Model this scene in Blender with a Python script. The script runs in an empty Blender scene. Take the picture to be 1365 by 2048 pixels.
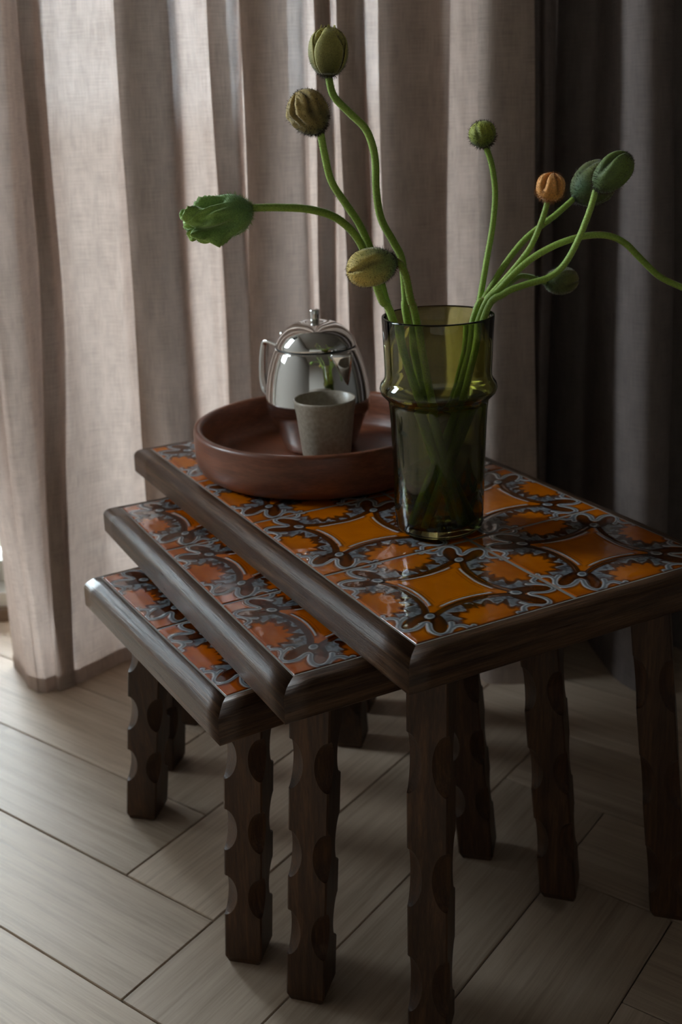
import bpy, bmesh, math, random
import numpy as np
from mathutils import Vector, Matrix, noise

# ------------------------------------------------------------------ camera, sky, exposure
scene = bpy.context.scene
COL = scene.collection
cam_data = bpy.data.cameras.new('camera')
cam = bpy.data.objects.new('camera', cam_data)
COL.objects.link(cam)
cam_data.sensor_fit = 'VERTICAL'
cam_data.sensor_height = 36.0
cam_data.sensor_width = 24.0
cam_data.lens = 36.0 * 2192.75 / 2048.0
cam_data.clip_start = 0.01
cam_data.dof.use_dof = True
cam_data.dof.focus_distance = 0.89
cam_data.dof.aperture_fstop = 7.0
_r = Vector((0.99918125, -0.01402492, -0.03794912))
_u = Vector((0.04045781, 0.3463717, 0.93722453))
_b = _r.cross(_u)
cam.matrix_world = Matrix(((_r.x, _u.x, _b.x, 0), (_r.y, _u.y, _b.y, 0), (_r.z, _u.z, _b.z, 0.75), (0, 0, 0, 1)))
scene.camera = cam

scene.view_settings.view_transform = 'Standard'
scene.view_settings.look = 'None'
scene.view_settings.exposure = -0.15
scene.view_settings.gamma = 1.0
scene.view_settings.use_curve_mapping = False

SKY = 35.0
world = bpy.data.worlds.new('overcast sky'); scene.world = world; world.use_nodes = True
wn = world.node_tree.nodes; wl = world.node_tree.links
wn.clear()
w_out = wn.new('ShaderNodeOutputWorld'); w_bg = wn.new('ShaderNodeBackground')
w_tc = wn.new('ShaderNodeTexCoord'); w_sep = wn.new('ShaderNodeSeparateXYZ'); w_ramp = wn.new('ShaderNodeValToRGB')
w_map = wn.new('ShaderNodeMapRange')
wl.new(w_tc.outputs['Generated'], w_sep.inputs[0]); wl.new(w_sep.outputs['Z'], w_map.inputs[0])
w_map.inputs[1].default_value = -1; w_map.inputs[2].default_value = 1
wl.new(w_map.outputs[0], w_ramp.inputs[0])
e = w_ramp.color_ramp.elements
e[0].position = 0.0; e[0].color = (0.022, 0.020, 0.017, 1)
e[1].position = 1.0; e[1].color = (0.84, 0.91, 1.0, 1)
a = e.new(0.49); a.color = (0.030, 0.027, 0.023, 1)
a = e.new(0.51); a.color = (0.80, 0.88, 0.98, 1)
w_bg.inputs['Strength'].default_value = SKY
wl.new(w_ramp.outputs[0], w_bg.inputs['Color']); wl.new(w_bg.outputs[0], w_out.inputs[0])

def portal(name, loc, rot, sx, sy):
    l = bpy.data.lights.new(name, 'AREA'); l.shape = 'RECTANGLE'; l.size = sx; l.size_y = sy
    l.cycles.is_portal = True
    o = bpy.data.objects.new(name, l); o.location = loc; o.rotation_euler = rot; COL.objects.link(o)
WALL_Y = 1.60          # inner face of the back wall
ROOM_L, ROOM_R, ROOM_F, ROOM_H = -1.25, 2.6, -2.6, 2.5
# openings in the back wall: x0, x1, z0, z1
WIN = [(-1.22, -0.50, 0.045, 2.30), (-0.46, 0.19, 0.045, 2.30)]
WIN_L = (1.18, 1.59, 0.82, 2.40)      # y0, y1, z0, z1 in the left wall
for i, (x0, x1, z0, z1) in enumerate(WIN):
    portal('window_portal', ((x0+x1)/2, WALL_Y+0.02, (z0+z1)/2), (-math.pi/2, 0, 0), x1-x0, z1-z0)
portal('window_portal', (ROOM_L-0.02, (WIN_L[0]+WIN_L[1])/2, (WIN_L[2]+WIN_L[3])/2), (0, -math.pi/2, 0), WIN_L[3]-WIN_L[2], WIN_L[1]-WIN_L[0])

# ------------------------------------------------------------------ helpers
R = random.Random(7)
def link(name, me, mat=None, parent=None):
    o = bpy.data.objects.new(name, me); COL.objects.link(o)
    if mat is not None and not me.materials: me.materials.append(mat)
    if parent is not None: o.parent = parent
    return o
def mesh(name, verts, faces, smooth=False):
    me = bpy.data.meshes.new(name); me.from_pydata([tuple(v) for v in verts], [], faces); me.update()
    if smooth:
        for p in me.polygons: p.use_smooth = True
    return me
def empty(name, loc, rz=0.0):
    o = bpy.data.objects.new(name, None); o.location = loc; o.rotation_euler = (0, 0, rz); o.empty_display_size = .05
    COL.objects.link(o); return o
def tag(o, label=None, cat=None, group=None, kind=None):
    if label: o['label'] = label
    if cat: o['category'] = cat
    if group: o['group'] = group
    if kind: o['kind'] = kind
    return o
def box_mesh(name, x0, x1, y0, y1, z0, z1, bev=0.0, seg=2):
    bm = bmesh.new(); bmesh.ops.create_cube(bm, size=1)
    for v in bm.verts:
        v.co = Vector(((x0+x1)/2+v.co.x*(x1-x0), (y0+y1)/2+v.co.y*(y1-y0), (z0+z1)/2+v.co.z*(z1-z0)))
    if bev: bmesh.ops.bevel(bm, geom=bm.edges[:], offset=bev, segments=seg, affect='EDGES', profile=.5)
    me = bpy.data.meshes.new(name); bm.to_mesh(me); bm.free()
    return me
def lathe(name, prof, n=96, closed=False):
    """prof: list of (r, z); r==0 makes a pole"""
    V, F, rings = [], [], []
    for r, z in prof:
        if r < 1e-7: rings.append([len(V)]); V.append((0, 0, z))
        else:
            s = len(V); rings.append(list(range(s, s+n)))
            for i in range(n):
                t = 2*math.pi*i/n; V.append((r*math.cos(t), r*math.sin(t), z))
    pairs = list(zip(rings[:-1], rings[1:]))
    if closed: pairs.append((rings[-1], rings[0]))
    for a, b in pairs:
        for i in range(n):
            j = (i+1) % n
            if len(a) == 1 and len(b) == 1: continue
            if len(a) == 1: F.append((a[0], b[j], b[i]))
            elif len(b) == 1: F.append((a[i], a[j], b[0]))
            else: F.append((a[i], a[j], b[j], b[i]))
    me = mesh(name, V, F, True)
    bm = bmesh.new(); bm.from_mesh(me); bmesh.ops.recalc_face_normals(bm, faces=bm.faces[:]); bm.to_mesh(me); bm.free()
    for p in me.polygons: p.use_smooth = True
    return me
def catmull(P, k=8):
    P = [Vector(p) for p in P]; P = [P[0]*2-P[1]] + P + [P[-1]*2-P[-2]]; out = []
    for i in range(1, len(P)-2):
        a, b, c, d = P[i-1:i+3]
        for j in range(k):
            t = j/k
            out.append(.5*((2*b)+(c-a)*t+(2*a-5*b+4*c-d)*t*t+(3*b-a-3*c+d)*t**3))
    out.append(P[-2]); return out
def tube_mesh(name, path, radii, n=12, cap=True, flat=None):
    V, F = [], []
    up = Vector((0, 0, 1)); prev = None
    for i, p in enumerate(path):
        t = (path[min(i+1, len(path)-1)]-path[max(i-1, 0)]).normalized()
        if prev is None: prev = t.orthogonal().normalized()
        a = (prev - t*prev.dot(t)).normalized(); b = t.cross(a); prev = a
        r = radii[i] if hasattr(radii, '__len__') else radii
        for k in range(n):
            an = 2*math.pi*k/n; V.append(p + (a*math.cos(an)+b*math.sin(an))*r)
    for i in range(len(path)-1):
        for k in range(n):
            m = (k+1) % n; F.append((i*n+k, i*n+m, (i+1)*n+m, (i+1)*n+k))
    if cap: F.append(tuple(range(n))[::-1]); F.append(tuple((len(path)-1)*n+k for k in range(n)))
    return mesh(name, V, F, True)

# ------------------------------------------------------------------ materials
def newmat(name):
    m = bpy.data.materials.new(name); m.use_nodes = True
    nt = m.node_tree; b = nt.nodes['Principled BSDF']; return m, nt, b
def N(nt, typ, **kw):
    n = nt.nodes.new(typ)
    for k, v in kw.items():
        if k.startswith('_'): n.inputs[k[1:]].default_value = v
        else: setattr(n, k, v)
    return n
def ramp(nt, stops):
    r = N(nt, 'ShaderNodeValToRGB'); el = r.color_ramp.elements
    el[0].position, el[0].color = stops[0][0], (*stops[0][1], 1)
    el[1].position, el[1].color = stops[-1][0], (*stops[-1][1], 1)
    for p, c in stops[1:-1]:
        x = el.new(p); x.color = (*c, 1)
    return r
def lin(*c): return tuple(((v/255+.055)/1.055)**2.4 if v > 10 else v/255/12.92 for v in c)
def plain(name, col, rough=.6, **kw):
    m, nt, b = newmat(name); b.inputs['Base Color'].default_value = (*col, 1); b.inputs['Roughness'].default_value = rough
    for k, v in kw.items(): b.inputs[k.replace('_', ' ')].default_value = v
    return m
def wood(name, dark, mid, light, rough, scale=(2, 30, 30), bump=.15, coat=0.0, rand=.25, knots=False, rvar=.12, spec=.5):
    m, nt, b = newmat(name); b.inputs['Specular IOR Level'].default_value = spec; L = nt.links.new
    tc = N(nt, 'ShaderNodeTexCoord'); oi = N(nt, 'ShaderNodeObjectInfo')
    add = N(nt, 'ShaderNodeVectorMath', operation='ADD'); mul = N(nt, 'ShaderNodeVectorMath', operation='SCALE'); mul.inputs['Scale'].default_value = 9
    cmb = N(nt, 'ShaderNodeCombineXYZ'); L(oi.outputs['Random'], cmb.inputs[0]); L(oi.outputs['Random'], cmb.inputs[1]); L(oi.outputs['Random'], cmb.inputs[2])
    L(cmb.outputs[0], mul.inputs[0]); L(tc.outputs['Object'], add.inputs[0]); L(mul.outputs[0], add.inputs[1])
    mp = N(nt, 'ShaderNodeMapping'); mp.inputs['Scale'].default_value = scale; L(add.outputs[0], mp.inputs[0])
    n1 = N(nt, 'ShaderNodeTexNoise', _Scale=1.6, _Detail=3, _Roughness=.55, _Distortion=.8)
    n2 = N(nt, 'ShaderNodeTexNoise', _Scale=9.0, _Detail=5, _Roughness=.7, _Distortion=.3)
    L(mp.outputs[0], n1.inputs['Vector']); L(mp.outputs[0], n2.inputs['Vector'])
    mix = N(nt, 'ShaderNodeMix'); mix.inputs[0].default_value = .5; L(n1.outputs[0], mix.inputs[2]); L(n2.outputs[0], mix.inputs[3])
    rp = ramp(nt, [(.30, dark), (.5, mid), (.68, light)]); L(mix.outputs[0], rp.inputs[0])
    hs = N(nt, 'ShaderNodeHueSaturation'); L(rp.outputs[0], hs.inputs['Color'])
    mr = N(nt, 'ShaderNodeMapRange'); mr.inputs[3].default_value = 1-rand; mr.inputs[4].default_value = 1+rand; L(oi.outputs['Random'], mr.inputs[0]); L(mr.outputs[0], hs.inputs['Value'])
    last = hs.outputs[0]
    if knots:
        n3 = N(nt, 'ShaderNodeTexNoise', _Scale=7.0, _Detail=1); L(add.outputs[0], n3.inputs['Vector'])
        kr = ramp(nt, [(.73, (1, 1, 1)), (.78, (.35, .3, .27))]); L(n3.outputs[0], kr.inputs[0])
        mm = N(nt, 'ShaderNodeMix', data_type='RGBA', blend_type='MULTIPLY'); mm.inputs[0].default_value = 1
        L(last, mm.inputs[6]); L(kr.outputs[0], mm.inputs[7]); last = mm.outputs[2]
    L(last, b.inputs['Base Color'])
    rr = N(nt, 'ShaderNodeMapRange'); rr.inputs[3].default_value = rough-rvar; rr.inputs[4].default_value = rough+rvar; L(n2.outputs[0], rr.inputs[0]); L(rr.outputs[0], b.inputs['Roughness'])
    bp = N(nt, 'ShaderNodeBump', _Strength=bump, _Distance=.002); L(mix.outputs[0], bp.inputs['Height']); L(bp.outputs[0], b.inputs['Normal'])
    b.inputs['Coat Weight'].default_value = coat; b.inputs['Coat Roughness'].default_value = .25
    return m
M_frame = wood('dark stained oak', (.014, .006, .003), (.060, .029, .015), (.16, .085, .045), .30, (3, 70, 70), .6, .0, .12, spec=.30, rvar=.08)
M_leg = wood('dark stained oak legs', (.014, .006, .003), (.050, .023, .011), (.11, .052, .024), .46, (45, 45, 3), .35, .0, .22, spec=.3)
M_oak = wood('pale oak floor', (.34, .25, .18), (.50, .38, .28), (.60, .475, .365), .55, (1.5, 38, 38), .14, .0, .14, True, spec=.28)
M_walnut = wood('walnut', (.085, .025, .011), (.17, .050, .022), (.26, .085, .038), .38, (14, 3, 60), .08, .1, 0)
M_joint = plain('dark joint', (.05, .038, .028), .9)
M_grout = plain('grey grout', lin(146, 138, 130), .8)
M_paint = plain('warm white paint', (.60, .56, .50), .7)
M_wallmat = plain('plaster', (.30, .275, .25), .85)
M_wallback = plain('back plaster', (.58, .54, .47), .85)
M_ceil = plain('ceiling paint', (.35, .33, .31), .9)
M_chrome = plain('polished steel', (.86, .85, .83), .045, Metallic=1.0)
M_seam = plain('dark seam', (.02, .02, .02), .5)

# linen ------------------------------------------------------------
def linen(name, col, trans, holes, fabric_noise=1.0):
    m, nt, b = newmat(name); L = nt.links.new
    nt.nodes.remove(b); out = [n for n in nt.nodes if n.type == 'OUTPUT_MATERIAL'][0]
    uv = N(nt, 'ShaderNodeUVMap')
    def tex(sx, sy, sc, det=2):
        mp = N(nt, 'ShaderNodeMapping'); mp.inputs['Scale'].default_value = (sx, sy, 1); L(uv.outputs[0], mp.inputs[0])
        t = N(nt, 'ShaderNodeTexNoise', _Scale=sc, _Detail=det, _Roughness=.6); L(mp.outputs[0], t.inputs['Vector']); return t
    th = tex(30, 900, 1.0); tv = tex(900, 30, 1.0); blot = tex(70, 22, 1.0, 3)
    a = N(nt, 'ShaderNodeMath', operation='ADD'); L(th.outputs[0], a.inputs[0]); L(tv.outputs[0], a.inputs[1])
    a2 = N(nt, 'ShaderNodeMath', operation='MULTIPLY_ADD'); L(blot.outputs[0], a2.inputs[0]); a2.inputs[1].default_value = .9; L(a.outputs[0], a2.inputs[2])
    mr = N(nt, 'ShaderNodeMapRange'); mr.inputs[1].default_value = .95; mr.inputs[2].default_value = 1.95; L(a2.outputs[0], mr.inputs[0])
    cr = ramp(nt, [(0, tuple(c*.70 for c in col)), (1, tuple(min(1, c*1.25) for c in col))]); L(mr.outputs[0], cr.inputs[0])
    d = N(nt, 'ShaderNodeBsdfDiffuse'); t = N(nt, 'ShaderNodeBsdfTranslucent'); L(cr.outputs[0], d.inputs[0]); L(cr.outputs[0], t.inputs[0])
    bp = N(nt, 'ShaderNodeBump', _Strength=.35, _Distance=.0008); L(a.outputs[0], bp.inputs['Height']); L(bp.outputs[0], d.inputs['Normal'])
    ms = N(nt, 'ShaderNodeMixShader'); ms.inputs[0].default_value = trans; L(d.outputs[0], ms.inputs[1]); L(t.outputs[0], ms.inputs[2])
    tp = N(nt, 'ShaderNodeBsdfTransparent'); ms2 = N(nt, 'ShaderNodeMixShader')
    hr = N(nt, 'ShaderNodeMapRange'); hr.inputs[3].default_value = holes*.3; hr.inputs[4].default_value = holes*1.9; L(mr.outputs[0], hr.inputs[0])
    L(hr.outputs[0], ms2.inputs[0]); L(ms.outputs[0], ms2.inputs[1]); L(tp.outputs[0], ms2.inputs[2]); L(ms2.outputs[0], out.inputs[0])
    return m
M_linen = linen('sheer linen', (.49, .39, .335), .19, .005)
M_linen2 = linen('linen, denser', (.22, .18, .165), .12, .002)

# ------------------------------------------------------------------ the room
def struct(name, me, mat, parent=None):
    o = link(name, me, mat, parent); o['kind'] = 'structure'; return o
floor = struct('floor', box_mesh('floor', ROOM_L-.2, ROOM_R+.2, ROOM_F-.2, WALL_Y+.3, -.08, -.003), M_joint)
th = -0.64384804; W_PL = .1242; L_PL = W_PL*5
dA = Vector((math.cos(th), math.sin(th))); dB = Vector((-math.sin(th), math.cos(th)))
a0, b0 = -.6415, .4935
pl_me = box_mesh('plank', -L_PL/2+.0006, L_PL/2-.0006, -W_PL/2+.0006, W_PL/2-.0006, -.012, 0, .0009, 1)
pl_me.materials.append(M_oak)
count = 0
for m_ in range(-8, 9):
    for k in range(-30, 31):
        for typ in (0, 1):
            if typ == 0: ca = a0-k*W_PL-L_PL/2+m_*L_PL; cb = b0+k*W_PL+m_*L_PL+W_PL/2; rz = th
            else: ca = a0-(k+1)*W_PL+W_PL/2+m_*L_PL; cb = b0+(k+1)*W_PL+m_*L_PL+L_PL/2; rz = th+math.pi/2
            p = dA*ca+dB*cb
            if -1.35 < p.x < 1.65 and .05 < p.y < 2.0:
                hx = abs(math.sin(rz))*L_PL/2+abs(math.cos(rz))*W_PL/2
                pm = pl_me
                if p.y+hx > WALL_Y+.05:                    # cut to length under the back wall
                    if p.y-hx > WALL_Y: continue
                    bm = bmesh.new(); bm.from_mesh(pl_me); rot = Matrix.Rotation(rz, 4, 'Z'); bm.transform(Matrix.Translation((p.x, p.y, 0)) @ rot)
                    bmesh.ops.bisect_plane(bm, geom=bm.verts[:]+bm.edges[:]+bm.faces[:], plane_co=(0, WALL_Y+.04, 0), plane_no=(0, 1, 0), clear_outer=True)
                    bmesh.ops.holes_fill(bm, edges=[e_ for e_ in bm.edges if e_.is_boundary]); bm.transform((Matrix.Translation((p.x, p.y, 0)) @ rot).inverted())
                    pm = bpy.data.meshes.new('plank'); bm.to_mesh(pm); bm.free(); pm.materials.append(M_oak)
                    if not pm.polygons: continue
                o = link('plank', pm, None, floor); o.location = (p.x, p.y, R.uniform(-.0002, .0002)); o.rotation_euler = (0, 0, rz+(math.pi if R.random() < .5 and pm is pl_me else 0))
                count += 1
# simple continuation of the same oak beyond the planks one can tell apart
def far_floor(x0, x1, y0, y1):
    struct('floor_plank_field', box_mesh('floor_field', x0, x1, y0, y1, -.012, -.0025), M_oak, floor)
far_floor(ROOM_L, ROOM_R, ROOM_F, .35)

# back wall with its two openings, as one mesh of slabs
def slabs(name, boxes, mat):
    V, F = [], []
    for (x0, x1, y0, y1, z0, z1) in boxes:
        s = len(V); V += [(x, y, z) for x in (x0, x1) for y in (y0, y1) for z in (z0, z1)]
        F += [tuple(s+i for i in f) for f in ((0, 1, 3, 2), (4, 6, 7, 5), (0, 4, 5, 1), (2, 3, 7, 6), (0, 2, 6, 4), (1, 5, 7, 3))]
    return struct(name, mesh(name, V, F), mat)
ceiling = struct('ceiling', box_mesh('ceiling', ROOM_L-.2, ROOM_R+.2, ROOM_F-.2, WALL_Y+.2, ROOM_H, ROOM_H+.1), M_ceil)
struct('wall_right', box_mesh('wall_right', ROOM_R, ROOM_R+.1, ROOM_F-.1, WALL_Y+.16, -.003, ROOM_H), M_wallmat)
struct('wall_front', box_mesh('wall_front', ROOM_L, ROOM_R, ROOM_F-.1, ROOM_F, -.003, ROOM_H), plain('light front plaster', (.72, .68, .62), .85))
(xa0, xa1, wa0, wz1), (xb0, xb1, wb0, _) = WIN
ly0, ly1, lz0, lz1 = WIN_L
slabs('wall_left', [(ROOM_L-.12, ROOM_L, ROOM_F-.1, ly0, -.003, ROOM_H), (ROOM_L-.12, ROOM_L, ly1, WALL_Y+.16, -.003, ROOM_H), (ROOM_L-.12, ROOM_L, ly0, ly1, -.003, lz0), (ROOM_L-.12, ROOM_L, ly0, ly1, lz1, ROOM_H)], M_wallmat)
WT = WALL_Y+.16
slabs('wall_back', [(ROOM_L, xa0, WALL_Y, WT, -.003, ROOM_H), (xa1, xb0, WALL_Y, WT, -.003, ROOM_H), (xb1, ROOM_R, WALL_Y, WT, -.003, ROOM_H),
                    (xa0, xa1, WALL_Y, WT, -.003, wa0), (xb0, xb1, WALL_Y, WT, -.003, wb0), (xa0, xa1, WALL_Y, WT, wz1, ROOM_H), (xb0, xb1, WALL_Y, WT, wz1, ROOM_H)], M_wallback)
M_glass = bpy.data.materials.new('window glass'); M_glass.use_nodes = True
_nt = M_glass.node_tree; _nt.nodes.remove(_nt.nodes['Principled BSDF']); _o = _nt.nodes[0]
_t = N(_nt, 'ShaderNodeBsdfTransparent'); _t.inputs[0].default_value = (.94, .97, .96, 1); _g = N(_nt, 'ShaderNodeBsdfGlossy', _Roughness=.02); _f = N(_nt, 'ShaderNodeFresnel', _IOR=1.45); _m = N(_nt, 'ShaderNodeMixShader')
_nt.links.new(_f.outputs[0], _m.inputs[0]); _nt.links.new(_t.outputs[0], _m.inputs[1]); _nt.links.new(_g.outputs[0], _m.inputs[2]); _nt.links.new(_m.outputs[0], _o.inputs[0])
for i, (x0, x1, z0, z1) in enumerate(WIN):
    w = .035; y0, y1 = WALL_Y+.05, WALL_Y+.11
    bars = [(x0, x0+w, z0, z1), (x1-w, x1, z0, z1), (x0, x1, z0, z0+w), (x0, x1, z1-w, z1)]
    V, F = [], []
    wf = slabs('window_%d' % (i+1), [(a_, b_, y0, y1, c_, d_) for a_, b_, c_, d_ in bars], M_paint)
    for c_, d_ in ((z0+w, z1-w),):
        struct('pane', box_mesh('pane', x0+w, x1-w, y0+.028, y0+.032, c_, d_), M_glass, wf)
_w = .05
lf = slabs('window_3', [(ROOM_L-.10, ROOM_L-.05, a_, b_, c_, d_) for a_, b_, c_, d_ in ((ly0, ly0+_w, lz0, lz1), (ly1-_w, ly1, lz0, lz1), (ly0, ly1, lz0, lz0+_w), (ly0, ly1, lz1-_w, lz1))], M_paint)
struct('pane', box_mesh('pane', ROOM_L-.077, ROOM_L-.073, ly0+_w, ly1-_w, lz0+_w, lz1-_w), M_glass, lf)
struct('baseboard_back', box_mesh('baseboard', ROOM_L, ROOM_R, WALL_Y-.014, WALL_Y, 0, .022, .002), wood('brown threshold wood', (.09, .05, .03), (.16, .10, .06), (.22, .14, .09), .5))

# ------------------------------------------------------------------ curtains
YB = 1.478
def pleat(a, b, yf, cov=1.0, yb=YB):
    """one soft S-pleat: the cloth runs on behind to b, doubles back to a, then comes forward again to b"""
    w = b-a; m = (yf+yb)/2+.006; c = w*cov; e = a+c
    return [(a-6, yb-.004), (a+.25*c, yb), (e-.30*c, yb), (e-.10*c, yb-.003), (e-.04*c, yb-.012), (e-.14*c, m+.004), (a+.5*c, m), (a+.2*c, m-.004), (a+2, yf+.020), (a-1, yf+.009),
            (a+.12*w, yf+.001), (a+.35*w, yf), (a+.65*w, yf+.002), (b-.10*w, yf+.006), (b-1, yf+.016), (b+1, (yf+yb)/2+.01), (b+5, yb-.012)]
CURVE = [(-150, 1.46), (-110, 1.40), (-85, 1.385), (-60, 1.39)]+pleat(-45, 28, 1.385)[8:]+pleat(42, 74, 1.43)+[(110, 1.474), (170, 1.470), (205, 1.462)]+pleat(237, 345, 1.392, .85)+[(385, 1.474), (408, 1.468)]+pleat(427, 481, 1.425, .6)+pleat(486, 604, 1.418, .8)+[(612, 1.472)]+pleat(625, 659, 1.436)+pleat(682, 739, 1.430) + \
    pleat(770, 905, 1.420, .97)+[(928, 1.474)]+pleat(951, 1064, 1.372, 1.0)[:15]+[(1067, 1.45), (1073, 1.505), (1096, 1.525)]
CURVE2 = [(1077, 1.474), (1088, 1.462), (1102, 1.470), (1112, 1.456), (1138, 1.475), (1153, 1.530), (1164, 1.50), (1190, 1.475), (1214, 1.46), (1224, 1.40), (1234, 1.37), (1265, 1.352), (1305, 1.355), (1334, 1.375), (1344, 1.405), (1354, 1.43), (1385, 1.42),
          (1420, 1.40), (1460, 1.365), (1510, 1.37), (1540, 1.43), (1570, 1.48), (1610, 1.44), (1650, 1.37), (1700, 1.365), (1740, 1.43), (1780, 1.48), (1830, 1.42), (1880, 1.37), (1930, 1.40), (1960, 1.46)]
def curtain(curve, label, mat, seed):
    pts = [Vector(((a-649)/1669.0, b, 0)) for a, b in curve]
    P = catmull(pts, 7)
    for _ in range(2): P = [P[0]]+[(P[i-1]+P[i]*2+P[i+1])/4 for i in range(1, len(P)-1)]+[P[-1]]
    s = [0]
    for i in range(1, len(P)): s.append(s[-1]+(P[i]-P[i-1]).length)
    n = len(P)
    zs = [-.0010, .010, .022, .04]+[.04+.03*i for i in range(1, 40)]+[1.3, 1.5, 1.8, 2.1, ROOM_H-.004]
    def surf(i, z, off=0):
        p = P[i]; q = P[min(i+1, n-1)]-P[max(i-1, 0)]; nn = Vector((q.y, -q.x, 0)).normalized()
        k = (.75-z)
        f = 1+.85*max(0, k)/.75 if k > 0 else max(.55, 1+.2*k)
        x = .12+(p.x-.12)*(1+.118*max(-.8, k)); y = 1.43+(p.y-1.43)*f
        w = .006*math.sin(3.1*z+s[i]*9+seed)+.003*math.sin(11*z+s[i]*23)
        x += w*.6; y += w*.4
        if x < -.22 and z < .6:                       # the wide bulge of the left fold where it meets the floor
            q = min(1, (.6-z)/.55); q = q*q*(3-2*q); e_ = min(1, (-.22-x)/.05)
            if x < -.40: x += .045*q*min(1, (-.40-x)/.1)
            y += (float(np.interp(x, [-.56, -.50, -.475, -.45, -.42, -.38, -.33, -.28, -.2], [1.50, 1.46, 1.41, 1.37, 1.352, 1.375, 1.44, 1.46, 1.46]))-y)*q*e_
        if z < .12: y += .006*math.sin(s[i]*40+seed)*(1-z/.12)
        return Vector((x, min(y, WALL_Y-.02), z))+nn*off
    def sheet(name, zz, off, m, parent=None):
        V, F = [], []
        for z in zz:
            for i in range(n): V.append(surf(i, z, off))
        for a in range(len(zz)-1):
            for i in range(n-1): F.append((a*n+i, a*n+i+1, (a+1)*n+i+1, (a+1)*n+i))
        me = mesh(name, V, F, True)
        uvl = me.uv_layers.new(name='UVMap'); nv = len(me.loops)
        vi = np.empty(nv, int); me.loops.foreach_get('vertex_index', vi)
        S = np.array(s); Z = np.array(zz)
        uvs = np.stack([S[vi % n]+seed, Z[vi//n]], 1).astype(np.float32); uvl.data.foreach_set('uv', uvs.ravel())
        return link(name, me, m, parent)
    o = sheet('curtain', zs, 0, mat)
    tag(o, label, 'curtain')
    sheet('hem', [-.0010, .010, .022], .0012, mat, o)
    return o
curtain(CURVE, 'tan linen curtain falling in narrow folds behind the poppies, bright daylight through its left side', M_linen, 0.0)
curtain(CURVE2, 'dark taupe curtain in the shadow at the right edge, behind the leaning poppy stem', M_linen2, 3.0)

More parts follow.
